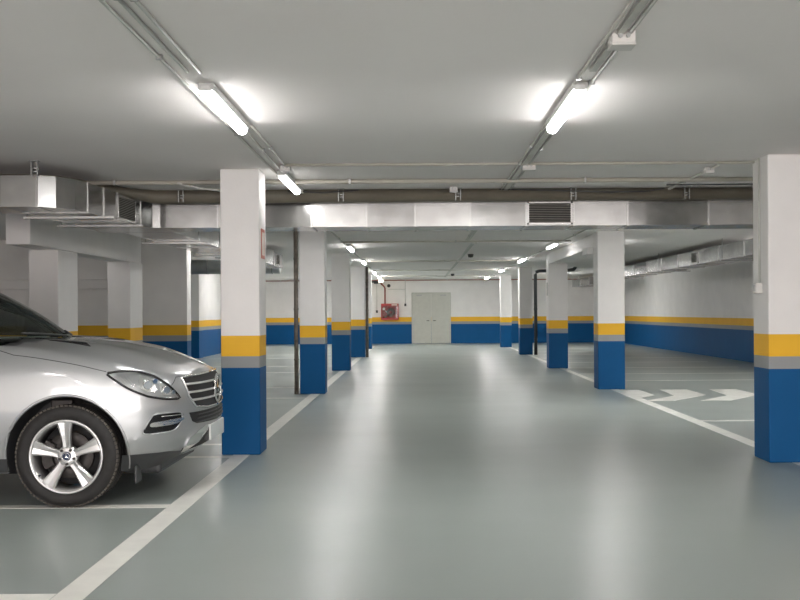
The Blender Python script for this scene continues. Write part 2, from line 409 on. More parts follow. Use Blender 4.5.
def trunk(x, y0, y1, w, label):
    root = thing('cable_trunking', (x*KX, y0*KY, H-.002), label, 'cable trunking', 'cable trunking runs'); L = (y1-y0)*KY
    MB().box(-w/2, w/2, 0, L, -.020, 0).build('trunking_body', M['housing'], root)
    MB().box(-w/2-.003, w/2+.003, 0, L, -.026, -.020, .002).build('trunking_lid', M['conduit'], root)
trunk(.972, -5, 5.62, .035, 'pale trunking running up to the middle near tube light')
trunk(.972, 7.35, 19.0, .05, 'pale trunking running on from the middle near tube light')
trunk(1.10, 19.4, 38.7, .07, 'grey trunking along the far ceiling towards the steel doors')
def jbox(x, y, sx, sy, sz, label, drop=0):
    r = thing('junction_box', (x*KX, y*KY, H-drop), label, 'junction box', 'junction boxes on the conduits')
    MB().box(-sx/2, sx/2, -sy/2, sy/2, -sz, 0, .006).build('box_body', M['box'], r)
    MB().box(-sx/2-.003, sx/2+.003, -sy/2-.003, sy/2+.003, -sz-.012, -sz, .004).build('box_lid', M['box'], r)
    for s in (-1, 1): MB().tube([(s*.02, -sy/2-.02, -sz/2), (s*.02, -sy/2, -sz/2)], .012, 8).build('cable_gland', M['steel'], r)
jbox(.99, 4.92, .125, .125, .07, 'large grey junction box on the middle trunking close to the camera')
jbox(1.02, 9.25, .13, .10, .06, 'small junction box where the thin crossing conduit meets the middle trunking')
jbox(-1.17, 9.3, .10, .10, .05, 'junction box beyond the near car side light')
jbox(-1.24, 10.98, .10, .10, .05, 'junction box above the brown pipe behind the left light')
jbox(.40, 10.75, .09, .09, .05, 'small box hung before the brown pipe left of the centre trunking', .03)
jbox(2.74, 9.6, .09, .09, .05, 'junction box ahead of the right light by the duct')
jbox(1.10, 19.3, .1, .1, .05, 'junction box at the start of the far grey trunking')
jbox(1.10, 26.4, .09, .09, .05, 'junction box on the far grey trunking over the third pillars')
def cable(pts, label, r=.008, mat='darkbox'):
    tag(MB().tube([V(*p) for p in pts], r, 8).build('loose_cable', M[mat]), label, 'cable', 'loose cables near the duct')
cable([(2.55, 10.55, 2.56), (2.40, 10.8, 2.56), (2.05, 10.96, 2.575), (1.5, 11.0, 2.60), (.9, 11.03, 2.62)], 'dark cable sagging over the brown pipe near the right light')
cable([(2.55, 10.45, 2.585), (3.05, 10.45, 2.585), (4.2, 10.45, 2.59)], 'dark cable running above the duct to the nearest right row pillar')
cable([(-1.35, 10.9, 2.60), (-1.0, 11.0, 2.59), (-.6, 11.02, 2.62)], 'thin cable by the left light before the brown pipe')
cable([(-2.35, 10.2, 2.60), (-2.20, 10.55, 2.59), (-2.05, 10.85, 2.60), (-1.95, 11.03, 2.62)], 'pale twisted cable over the duct left of the nearest pillar', .012, 'box')

# ------------------------------------------------------------------ brown drain pipe above the duct
dp = thing('drain_pipe', V(0, 11.17, 2.575), 'brown drain pipe running above the crossing metal duct', 'pipe')
def loc(p, o): return Vector((p[0]*KX, p[1]*KY, p[2]*KZ))-o
O = V(0, 11.17, 2.575)
pts = [(-6.8, 9.75, 2.584), (-3.75, 9.75, 2.584), (-3.45, 9.9, 2.584), (-3.02, 10.9, 2.584), (-2.8, 11.17, 2.575), (7.6, 11.17, 2.575)]
MB().tube([loc(p, O) for p in pts], .060, 16).build('pipe_run', M['brownpipe'], dp)
for x in (-2.2, .9, 4.2):
    MB().tube([loc((x-.05, 11.17, 2.575), O), loc((x+.05, 11.17, 2.575), O)], .065, 16).build('pipe_collar', M['brownpipe'], dp)

# ------------------------------------------------------------------ sheet metal ducts
ZB, ZT = 2.25*KZ, 2.525*KZ
dk = thing('ventilation_duct', (0, 11.3*KY, 0), 'shiny galvanised air duct crossing the whole garage with a bend towards the car side', 'air duct')
oy = 11.3*KY
def P2(L): return [(x*KX, y*KY-oy) for x, y in L]
def duct_section(poly, parent, name='duct_section'): return MB().prism(poly, ZB, ZT).build(name, M['duct'], parent)
duct_section(P2([(-7.3, 8.92), (-3.62, 8.99), (-3.62, 9.6), (-7.3, 9.56)]), dk)
duct_section(P2([(-3.62, 8.99), (-3.31, 9.0), (-3.17, 9.08), (-3.07, 9.28), (-3.03, 9.5), (-3.62, 9.6)]), dk)
duct_section(P2([(-3.03, 9.5), (-2.96, 11.12), (-2.88, 11.28), (-2.8, 11.3), (-2.8, 11.9), (-3.62, 11.9), (-3.62, 9.6)]), dk)
seams = [-2.8, -2.74, -2.17, -1.86, -1.14, -.535, .0, .60, 1.215, 1.74, 2.33, 3.22, 4.0, 5.1, 6.22]
for a, b in zip(seams, seams[1:]): duct_section(P2([(a, 11.3), (b, 11.3), (b, 11.9), (a, 11.9)]), dk)
def flange(x0, x1, y0, y1, parent, oy=oy, pr=.010):
    MB().box(x0*KX, x1*KX, y0*KY-oy-pr, y1*KY-oy+pr, ZB-pr, ZT+pr, .002).build('duct_flange', M['seam'], parent)
for x in seams[2:-1]: flange(x-.011, x+.011, 11.3, 11.9, dk)
flange(-3.32, -3.30, 9.0, 9.62, dk)
for y in (9.52, 9.95, 10.36, 11.10):
    MB().box(-3.63*KX, (-3.03+.07*(y-9.5)/1.62)*KX+.008, y*KY-oy-.007, y*KY-oy+.007, ZB-.008, ZT+.008, .002).build('duct_flange', M['seam'], dk)
def grille(parent, mat4, w, h, n=11, name='air_grille'):
    """louvred grille facing -Y in its own frame, centred"""
    t = .025
    g = MB().box(-w/2, w/2, -.012, 0, -h/2, -h/2+t, .002, mat4).box(-w/2, w/2, -.012, 0, h/2-t, h/2, .002, mat4)
    g.box(-w/2, -w/2+t, -.012, 0, -h/2, h/2, .002, mat4).box(w/2-t, w/2, -.012, 0, -h/2, h/2, .002, mat4)
    o = g.build(name, M['seam'], parent)
    MB().box(-w/2+t, w/2-t, -.003, -.001, -h/2+t, h/2-t, 0, mat4).build('grille_void', M['hole'], o)
    sl = MB(); hh = h-2*t
    for i in range(n):
        z = -hh/2+hh*(i+.5)/n
        sl.box(-w/2+t, w/2-t, -.009, .009, -.0012, .0012, 0, mat4 @ Matrix.Translation((0, -.006, z)) @ Matrix.Rotation(R(40), 4, 'X'))
    sl.build('grille_slats', M['louvre'], o)
hm = (ZT-ZB)
grille(dk, Matrix.Translation((1.475*KX, 0, (ZB+ZT)/2)), .50*KX, hm*.93)
ga = math.atan2((11.12-9.5)*KY, .07*KX)
grille(dk, Matrix.Translation((-2.979*KX, 10.62*KY-oy, (ZB+ZT)/2)) @ Matrix.Rotation(ga, 4, 'Z'), .60, hm*.93, 12)
# branch duct behind the nearest left pillar and the long run on the right wall
def straight_duct(x0, x1, y0, y1, n, label, grilles=(), side=1):
    oy2 = y0*KY; r = thing('ventilation_duct', (0, oy2, 0), label, 'air duct')
    ys = [y0+(y1-y0)*i/n for i in range(n+1)]
    for a, b in zip(ys, ys[1:]): MB().box(x0*KX, x1*KX, a*KY-oy2, b*KY-oy2, ZB, ZT).build('duct_section', M['duct'], r)
    for y in ys[1:-1]: MB().box(x0*KX-.01, x1*KX+.01, y*KY-oy2-.012, y*KY-oy2+.012, ZB-.01, ZT+.01, .002).build('duct_flange', M['seam'], r)
    for gy in grilles:
        xx = x1*KX if side > 0 else x0*KX
        grille(r, Matrix.Translation((xx, gy*KY-oy2, (ZB+ZT)/2)) @ Matrix.Rotation(R(90*side), 4, 'Z'), .55, hm*.9, 8)
    return r
straight_duct(-3.4, -2.8, 11.92, 21.7, 7, 'branch air duct running back behind the nearest left pillar', (20.9,), 1)
straight_duct(5.72, 6.30, 11.92, 31.5, 13, 'long galvanised air duct along the right bays towards the far wall', (21.1,), -1)
straight_duct(6.15, 6.65, 36.5, 40.5, 2, 'short far air duct piece seen between the second and third right pillars', (), -1)
sp = thing('spiral_duct', V(-5.6, 24.3, 2.40), 'round grey spiral duct behind the bay wall at the left', 'round duct')
MB().tube([(0, 0, 0), (2.4*KX, 0, 0)], .185, 28).build('round_tube', M['spiral'], sp)
for k in range(6): MB().tube([(.35+k*.42, 0, 0), (.365+k*.42, 0, 0)], .191, 28).build('duct_band', M['seam'], sp)
for k in (0, 1): MB().tube([(.3+k*2.0, 0, .185), (.3+k*2.0, 0, H-2.40*KZ-.004)], .006, 8).build('threaded_rod', M['steel'], sp)
# strut rails carrying the ducts
def rail(x0, x1, y, label):
    L = (x1-x0)*KX; r = thing('strut_rail', (x0*KX, y*KY, ZB-.012), label, 'support rail', 'strut rails under the ducts')
    MB().box(0, L, -.02, .02, -.028, 0, .003).build('rail_channel', M['seam'], r)
    for x in (.04,): MB().tube([(x, 0, -.03), (x, 0, H-ZB+.012)], .006, 8).build('threaded_rod', M['steel'], r)
rail(-3.72, -2.86, 9.78, 'bright strut rail under the duct bend above the car')
rail(-3.72, -2.84, 10.72, 'second strut rail under the duct bend, below the side grille')
rail(6.05, 6.75, 38.5, 'strut rail under the short far duct piece')
rail(-3.55, -2.7, 13.4, 'strut rail under the branch duct behind the low beam')
rail(-3.55, -2.7, 16.4, 'strut rail under the branch duct beside the rusty pole')
for y, n in ((14.2, 'nearest'), (19.0, 'middle'), (24.0, 'farther'), (29, 'farthest')): rail(5.62, 6.4, y, n+' strut rail under the long duct along the right bays')
# U-shaped hangers in front of the crossing duct
def hanger(x, y, label, z1=2.505*KZ):
    r = thing('duct_hanger', (x*KX, y*KY, H), label, 'duct hanger', 'steel hangers above the duct'); d = H-z1
    MB().box(-.045, .045, -.03, .03, -.006, 0, .001).build('ceiling_plate', M['steel'], r)
    for s in (-1, 1): MB().box(s*.028-.004, s*.028+.004, -.016, .016, -d, -.006, .001).build('hanger_strap', M['steel'], r)
    for zz in (.07, d-.05): MB().tube([(-.04, 0, -zz), (.04, 0, -zz)], .009, 8).build('hanger_bolt', M['seam'], r)
for x, lab in ((-2.52, 'steel hanger over the duct left of the nearest left pillar'), (-.80, 'steel hanger over the duct above the left row of pillars'),
               (.46, 'steel hanger over the duct left of the square grille'), (1.70, 'steel hanger over the duct right of the square grille'), (2.92, 'steel hanger over the duct left of the nearest right pillar')):
    hanger(x, 11.07, lab)
hanger(-3.30, 8.93, 'steel hanger over the duct bend above the car')

# ------------------------------------------------------------------ vertical pipes
def pole(x, y, r, mat, label, z0=0, n=3):
    o = thing('standing_pipe', (x*KX, y*KY, 0), label, 'pipe')
    MB().tube([(0, 0, z0), (0, 0, H)], r, 14).build('pipe_tube', M[mat], o)
    for k in range(n): MB().tube([(0, 0, .6+k*.9), (0, 0, .63+k*.9)], r*1.15, 14).build('pipe_collar', M[mat], o)
pole(-1.935, 16.62, .038, 'rust', 'slim rusty pipe standing beside the second left pillar')
pole(-1.43, 30.1, .045, 'rust', 'slim dark pipe standing at the corner of the fourth left pillar')
dn = thing('downpipe', V(3.60, 31.0, 0), 'dark grey downpipe with elbows at the fourth right pillar', 'pipe')
MB().tube([(0, 0, 0), (0, 0, 2.42*KZ), (.03, 0, 2.49*KZ), (.12, 0, 2.52*KZ), (1.0*KX, 0, 2.54*KZ), (1.14*KX, -.03, 2.56*KZ), (1.2*KX, -.1, H-.01)], .055, 14).build('pipe_tube', M['dkpipe'], dn)
for z in (.5, 1.5): MB().tube([(0, 0, z), (0, 0, z+.05)], .062, 14).build('pipe_collar', M['dkpipe'], dn)
wp = thing('wall_pipe', V(-1.8, 42.45, 2.70), 'thin red-brown pipe along the top of the far wall', 'pipe')
MB().tube([V(-4.4, 0, -.07), V(9.6, 0, -.07)], .03, 8).build('pipe_tube', M['redpipe'], wp)
for k in range(8): MB().box(-4.2+k*1.9, -4.16+k*1.9, -.035, .2, -.115, -.04).build('pipe_bracket', M['steel'], wp)

# ------------------------------------------------------------------ far wall fittings
fx = -1.08*KX; fy = YF-.003
hc = thing('hose_cabinet', (fx, fy, 1.10), 'red fire hose cabinet on the far wall left of the grey doors', 'fire hose cabinet')
MB().box(-.40, -.35, -.20, 0, 0, .74, .004).box(.35, .40, -.20, 0, 0, .74, .004).box(-.35, .35, -.20, 0, 0, .07, .004).box(-.35, .35, -.20, 0, .62, .74, .004).box(-.35, .35, -.01, 0, .07, .62).build('cabinet_body', M['red'], hc)
MB().lathe([(.05, -.14), (.17, -.14), (.19, -.12), (.19, -.06), (.17, -.04), (.05, -.04)], (.04, 0, .34), 'y', 28, closed=True).build('hose_reel', M['hose'], hc)
MB().tube([(.04, -.15, .34), (.04, -.03, .34)], .05, 14).build('reel_hub', M['red'], hc)
MB().tube([(-.2, -.15, .42), (-.1, -.17, .30), (-.14, -.15, .16), (-.24, -.15, .12)], .022, 8).build('hose_nozzle', M['box'], hc)
MB().box(-.35, .35, -.195, -.19, .07, .62).build('cabinet_glass', M['clear'], hc)
MB().box(.08, .34, -.206, -.20, .655, .715).build('cabinet_label', M['signw'], hc, label='pale blank label')
MB().tube([(-.27, -.21, .50), (-.27, -.196, .50)], .06, 18).build('round_sticker', M['signw'], hc)
rp = thing('hose_supply_pipe', (fx, fy-.12, 1.84), 'red pipe with a jog feeding the hose cabinet from above', 'pipe')
MB().tube([(-.22, 0, 0), (-.22, 0, .72), (-.27, 0, .80), (-.40, 0, .92), (-.40, 0, 1.05)], .035, 12).build('pipe_tube', M['redpipe'], rp)
MB().lathe([(.09, -.1), (.09, .1)], (-.62, 0, 1.0), 'x', 16).build('pipe_valve', M['dkpipe'], rp)
MB().tube([(-.95, 0, 1.0), (-.3, 0, 1.0)], .04, 10).build('pipe_branch', M['dkpipe'], rp)
el = thing('emergency_light', (-1.41*KX, YF-1.2, H), 'small lit lamp above the hose cabinet', 'emergency light')
MB().box(-.13, .13, -.05, .05, -.05, 0, .01).build('lamp_base', M['housing'], el)
MB().box(-.10, .10, -.052, .05, -.12, -.05, .02).build('lamp_cover', M['exitlamp'], el)
def drop(x, z0, label, r=.012, bw=.09):
    o = thing('wall_switch', (x*KX, YF, z0), label, 'switch', 'switches hung from wall conduits')
    MB().box(-bw/2, bw/2, -.05, 0, -.06, .06, .006).build('switch_box', M['darkbox'], o)
    MB().tube([(0, -.02, .06), (0, -.02, H-z0)], r, 8).build('wall_conduit', M['conduit'], o)
drop(-1.62, 1.48, 'dark switch below a conduit left of the hose cabinet')
drop(-.44, 1.78, 'dark switch below a conduit between hose cabinet and grey doors')
tag(MB().tube([(-1.15*KX, YF-.02, 2.50), (-.45*KX, YF-.02, 2.50)], .012, 8).build('wall_conduit', M['conduit']), 'short level conduit on the far wall above the hose cabinet', 'cable conduit')
tag(MB().lathe([(.0, -.10), (.07, -.09), (.08, -.02), (.05, 0)], (-1.12*KX, YF, 2.66), 'y', 16).build('alarm_sounder', M['darkbox']), 'small dark round alarm high on the far wall', 'alarm')
tag(MB().lathe([(.0, -.09), (.06, -.08), (.075, -.02), (.075, 0)], (1.27*KX, 23.8*KY, H), 'z', 16).build('smoke_detector', M['darkbox']), 'dark round detector on the ceiling nearer than its twin', 'detector', 'ceiling detectors')
tag(MB().lathe([(.0, -.09), (.06, -.08), (.075, -.02), (.075, 0)], (1.29*KX, 36*KY, H), 'z', 16).build('smoke_detector', M['darkbox']), 'dark round detector on the ceiling close to the far wall', 'detector', 'ceiling detectors')
# sign on the side of the nearest left pillar
xs = -1.444*KX
sg = thing('wall_sign', (xs, 9.72*KY, 2.17), 'narrow upright red sign on the side of the nearest left pillar', 'sign')
MB().box(0, .006, -.11, .11, -.155, .155, .002).build('sign_plate', M['sign'], sg)
MB().box(.006, .008, -.075, .075, -.12, .12).build('sign_face', M['signw'], sg, label='pale inner panel')
sw = thing('pillar_switch', (3.016*KX, 9.0*KY, 1.66), 'grey switch box with a conduit on the nearest right row pillar', 'switch')
MB().box(-.065, 0, -.05, .05, -.05, .05, .008).build('switch_box', M['box'], sw)
MB().box(-.069, -.065, -.03, .03, -.03, .03, .002).build('switch_plate', M['steel'], sw)
MB().tube([(-.014, 0, .05), (-.014, 0, H-1.66)], .011, 8).build('wall_conduit', M['conduit'], sw)
tag(MB().box(3.04*KX-.012, 3.04*KX, 23.72*KY, 23.90*KY, 1.85, 2.18, .002).build('pillar_sign', M['steel']), 'small grey plate on the side of the third right row pillar', 'sign')

# ---- car body surface: plan outline (x forward from front axle, y out from centre line) and inset tables
PLAN = [(.935,0),(.93,.15),(.915,.30),(.885,.45),(.83,.59),(.745,.72),(.62,.825),(.46,.90),(.28,.94),(.05,.958),(-.3,.963),(-.9,.963),(-1.5,.963),(-2.1,.963),(-2.7,.963),(-3.1,.958),(-3.4,.94),(-3.65,.89),(-3.8,.80),(-3.88,.60),(-3.92,.3),(-3.93,0)]
def catmull(P, n):
    out = []
    m = len(P)
    for i in range(m-1):
        p0 = P[i-1] if i else (P[1][0], -P[1][1])
        p1, p2 = P[i], P[i+1]
        p3 = P[i+2] if i+2 < m else (P[m-2][0], -P[m-2][1])
        for k in range(n):
            t = k/n
            out.append(tuple(.5*((2*b)+(-a+c)*t+(2*a-5*b+4*c-d)*t*t+(-a+3*b-3*c+d)*t**3) for a,b,c,d in zip(p0,p1,p2,p3)))
    out.append(P[-1])
    return out
NPL = 8
PL = catmull(PLAN, NPL)           # s = index in PLAN units, 0 at nose centre
def interp(T, z):
    if z <= T[0][0]: return T[0][1]
    for (a,u),(b,v) in zip(T, T[1:]):
        if z <= b:
            t = (z-a)/(b-a); return u+(v-u)*t
    return T[-1][1]
T_SIDE = [(.22,.05),(.30,.03),(.38,.018),(.5,.006),(.62,0),(.72,0),(.80,.008),(.9,.016),(1.0,.028),(1.1,.055),(1.18,.085),(1.26,.12)]
T_FRONT = [(.22,.30),(.30,.20),(.36,.11),(.42,.04),(.5,.0),(.58,.0),(.66,.005),(.75,.005),(.85,.015),(.92,.035),(.97,.07),(1.0,.10)]
T_REAR = [(.22,.10),(.3,.05),(.45,0),(.65,0),(.8,.04),(1.0,.06),(1.25,.1)]
def plan(s):
    s = max(0, min(len(PLAN)-1, s)); f = s*NPL; i = min(int(f), len(PL)-2); t = f-i
    a, b = PL[i], PL[i+1]
    p = (a[0]+(b[0]-a[0])*t, a[1]+(b[1]-a[1])*t)
    def tan(j):
        q, r = PL[max(0,j-3)], PL[min(len(PL)-1,j+3)]
        if j < 3: q = (PL[3-j][0], -PL[3-j][1])
        return (r[0]-q[0], r[1]-q[1])
    u, v = tan(i), tan(i+1)
    d = (u[0]+(v[0]-u[0])*t, u[1]+(v[1]-u[1])*t)
    l = math.hypot(*d) or 1
    return p, (d[1]/l, -d[0]/l)
def S(s, z, off=0.0):
    p, n = plan(s)
    wf = max(0, n[0])**1.3; wr = max(0, -n[0])**1.3
    ins = wf*interp(T_FRONT, z)+wr*interp(T_REAR, z)+(1-max(wf,wr))*interp(T_SIDE, z)
    k = off-ins
    return (p[0]+n[0]*k, max(0, p[1]+n[1]*k) if s <= 0 else p[1]+n[1]*k, z)
def z_top(s):   # shoulder height along the outline
    return interp([(0,.965),(1,.962),(2,.957),(3,.952),(4,.952),(5,.965),(6,.995),(7,1.035),(8,1.08),(9,1.12),(10,1.185),(11,1.225),(14,1.235),(17,1.19),(19,1.12),(21,1.10)], s)
def z_bot(s):
    return interp([(0,.335),(2,.33),(3,.32),(4,.305),(5,.275),(6,.262),(8,.262),(21,.27)], s)

# ------------------------------------------------------------------ the silver car (x forward from the front axle, side +1 = towards the aisle camera)
CARX, CARY = -2.62, 8.25
car = thing('car', (CARX-1.46, CARY, 0), 'silver sport utility car parked nose to the aisle beside the nearest left pillar', 'car')
OX = 1.46
def cl(p, side=1): return Vector((p[0]+OX, -side*p[1], p[2]))
def cbuild(mb, name, mat, parent=car, label=None): return mb.build(name, M[mat], parent, label=label)
def ct(s):      # centre line target of the bonnet rows
    x = S(s, z_top(s))[0]; return x
ZC = [(-4, 1.2), (-.45, 1.262), (-.24, 1.252), (0, 1.235), (.14, 1.218), (.4, 1.165), (.6, 1.10), (.74, 1.05), (.82, 1.008), (.86, .965)]
NR = 12
def top_pt(s, f):
    """bonnet surface: f 0 at the shoulder, 1 at the centre line"""
    zt = z_top(s); p = S(s, zt); zc = interp(ZC, p[0])
    if p[0] > .80: zc = max(zt, zc)
    e = math.sin(f*math.pi/2)**.75
    bulge = .018*math.exp(-((f-.42)/.16)**2)*min(1, max(0, (.75-p[0])/.4))
    return (p[0]+.012*math.sin(f*math.pi)*0, p[1]*(1-f), zt+(zc-zt)*e+bulge)
NZ = 26
cols = [i/5 for i in range(0, 21*5+1)]
def body():
    bm = bmesh.new(); G = {}
    for side in (1, -1):
        for ci, s in enumerate(cols):
            zb, zt = z_bot(s), z_top(s); col = []
            pb = S(s, zb)
            col.append(bm.verts.new(cl((pb[0], 0, zb), side)))
            col.append(bm.verts.new(cl((pb[0]-.02*(1 if s < 9 else 0), pb[1]*.6, zb), side)))
            for k in range(NZ+1): col.append(bm.verts.new(cl(S(s, zb+(zt-zb)*k/NZ), side)))
            x = S(s, zt)[0]
            for k in range(1, NR+1):
                f = k/NR
                p = top_pt(s, f)
                if x > -3.55 and x < -.40-.25*(p[1]/.76)**2:
                    q = (p[0], p[1], .62) if k > 2 else (p[0], p[1], zt)
                else: q = top_pt(s, f)
                col.append(bm.verts.new(cl(q, side)))
            G[side, ci] = col
    for side in (1, -1):
        for ci in range(len(cols)-1):
            A, B = G[side, ci], G[side, ci+1]
            for j in range(len(A)-1):
                try: f = bm.faces.new((A[j], A[j+1], B[j+1], B[j]))
                except ValueError: continue
                f.smooth = True
    bmesh.ops.remove_doubles(bm, verts=bm.verts, dist=.0006)
    bad = [f for f in bm.faces if f.calc_area() < 1e-9]
    bmesh.ops.dissolve_degenerate(bm, dist=1e-5, edges=bm.edges[:])
    bmesh.ops.holes_fill(bm, edges=[e for e in bm.edges if len(e.link_faces) == 1], sides=0)
    bmesh.ops.recalc_face_normals(bm, faces=bm.faces[:])
    mb = MB(); mb.bm.free(); mb.bm = bm
    return cbuild(mb, 'car_body', 'silver')
bodyo = body()
AX = (0, -2.915); WR = .385; ARCH = .452; AZ = .392
cut = MB()
for ax in AX:
    for side in (1, -1):
        cut.tube([cl((ax, .60, AZ), side), cl((ax, 1.2, AZ), side)], ARCH, 72)
cuto = cbuild(cut, 'arch_cutter', 'clad')
bo = bodyo.modifiers.new('arches', 'BOOLEAN'); bo.operation = 'DIFFERENCE'; bo.object = cuto; bo.solver = 'EXACT'
bpy.context.view_layer.update()
dg = bpy.context.evaluated_depsgraph_get()
me = bpy.data.meshes.new_from_object(bodyo.evaluated_get(dg)); bodyo.modifiers.clear()
from mathutils.kdtree import KDTree
src = bodyo.data; kd = KDTree(len(src.vertices))
for v in src.vertices: kd.insert(v.co, v.index)
kd.balance()
nn = []
for v in me.vertices:
    acc = Vector((0, 0, 0))
    for co, i, d in kd.find_n(v.co, 4): acc += src.vertices[i].normal/(d+1e-4)
    nn.append(acc.normalized())
me.normals_split_custom_set_from_vertices(nn); bodyo.data = me
bpy.data.objects.remove(cuto)
print('BODY', len(me.vertices), len(me.polygons))

# surface patches
def patch(name, poly, mat, side=1, off=.004, thick=.02, parent=car, cuts=4, sides=None, fn=None, label=None):
    fn = fn or S
    bm = bmesh.new()
    for sd in (sides or (side,)):
        vs = [bm.verts.new((p[0]*.12, p[1]*1.0, sd)) for p in poly]
        bm.faces.new(vs)
    bmesh.ops.triangulate(bm, faces=bm.faces[:], ngon_method='EAR_CLIP')
    for _ in range(cuts):
        long = [e for e in bm.edges if e.calc_length() > .022]
        if not long: break
        bmesh.ops.subdivide_edges(bm, edges=long, cuts=1, use_grid_fill=True)
        bmesh.ops.triangulate(bm, faces=[f for f in bm.faces if len(f.verts) > 3])
    edge = [e for e in bm.edges if len(e.link_faces) == 1]
    info = {v: (v.co.x/.12, v.co.y, v.co.z) for v in bm.verts}
    ret = bmesh.ops.extrude_edge_only(bm, edges=edge)
    new = [g for g in ret['geom'] if isinstance(g, bmesh.types.BMVert)]
    newinfo = {v: (v.co.x/.12, v.co.y, v.co.z) for v in new}
    for v, (s, z, sd) in info.items(): v.co = cl(fn(s, z, off), sd)
    for v, (s, z, sd) in newinfo.items(): v.co = cl(fn(s, z, off-thick), sd)
    for f in bm.faces: f.smooth = True
    for e in edge: e.smooth = False
    mb = MB(); mb.bm.free(); mb.bm = bm
    return cbuild(mb, name, mat, parent, label)
def strip(name, pts, mat, r, side=1, off=.004, parent=car, closed=False, sides=None, fn=None, dens=6):
    fn = fn or S
    mb = MB()
    for sd in (sides or (side,)):
        P = pts+[pts[0]] if closed else pts; out = []
        for a, b in zip(P, P[1:]):
            for k in range(dens):
                t = k/dens; out.append(cl(fn(a[0]+(b[0]-a[0])*t, a[1]+(b[1]-a[1])*t, off), sd))
        out.append(cl(fn(P[-1][0], P[-1][1], off), sd))
        mb.tube(out, r, 8)
    return cbuild(mb, name, mat, parent)
def roundpoly(P, k=4):
    """softens a polygon's corners"""
    out = []; n = len(P)
    for i in range(n):
        a, b, c = P[i-1], P[i], P[(i+1) % n]
        p0 = (b[0]+(a[0]-b[0])*.25, b[1]+(a[1]-b[1])*.25); p1 = (b[0]+(c[0]-b[0])*.25, b[1]+(c[1]-b[1])*.25)
        for j in range(k+1):
            t = j/k; out.append(tuple((1-t)**2*u+2*t*(1-t)*v+t*t*w for u, v, w in zip(p0, b, p1)))
    return out
def star(mb, c, r, nrm, ring=.11, t=.006):
    """three-pointed star in a ring, facing along nrm (horizontal)"""
    c = Vector(c); n = Vector(nrm).normalized(); up = Vector((0, 0, 1)); rt = up.cross(n).normalized()
    P = [c+(rt*math.cos(a)+up*math.sin(a))*r for a in [2*math.pi*i/40 for i in range(41)]]
    mb.tube(P, r*ring, 8, cap=False)
    bm = mb.bm; mid = bm.verts.new(c+n*t*1.6); midb = bm.verts.new(c-n*t)
    ring_v = []
    for i in range(6):
        a = R(90+60*i); rr = r*.98 if i % 2 == 0 else r*.17
        ring_v.append(bm.verts.new(c+(rt*math.cos(a)+up*math.sin(a))*rr))
    for i in range(6):
        bm.faces.new((mid, ring_v[i], ring_v[(i+1) % 6])); bm.faces.new((midb, ring_v[(i+1) % 6], ring_v[i]))
    return mb

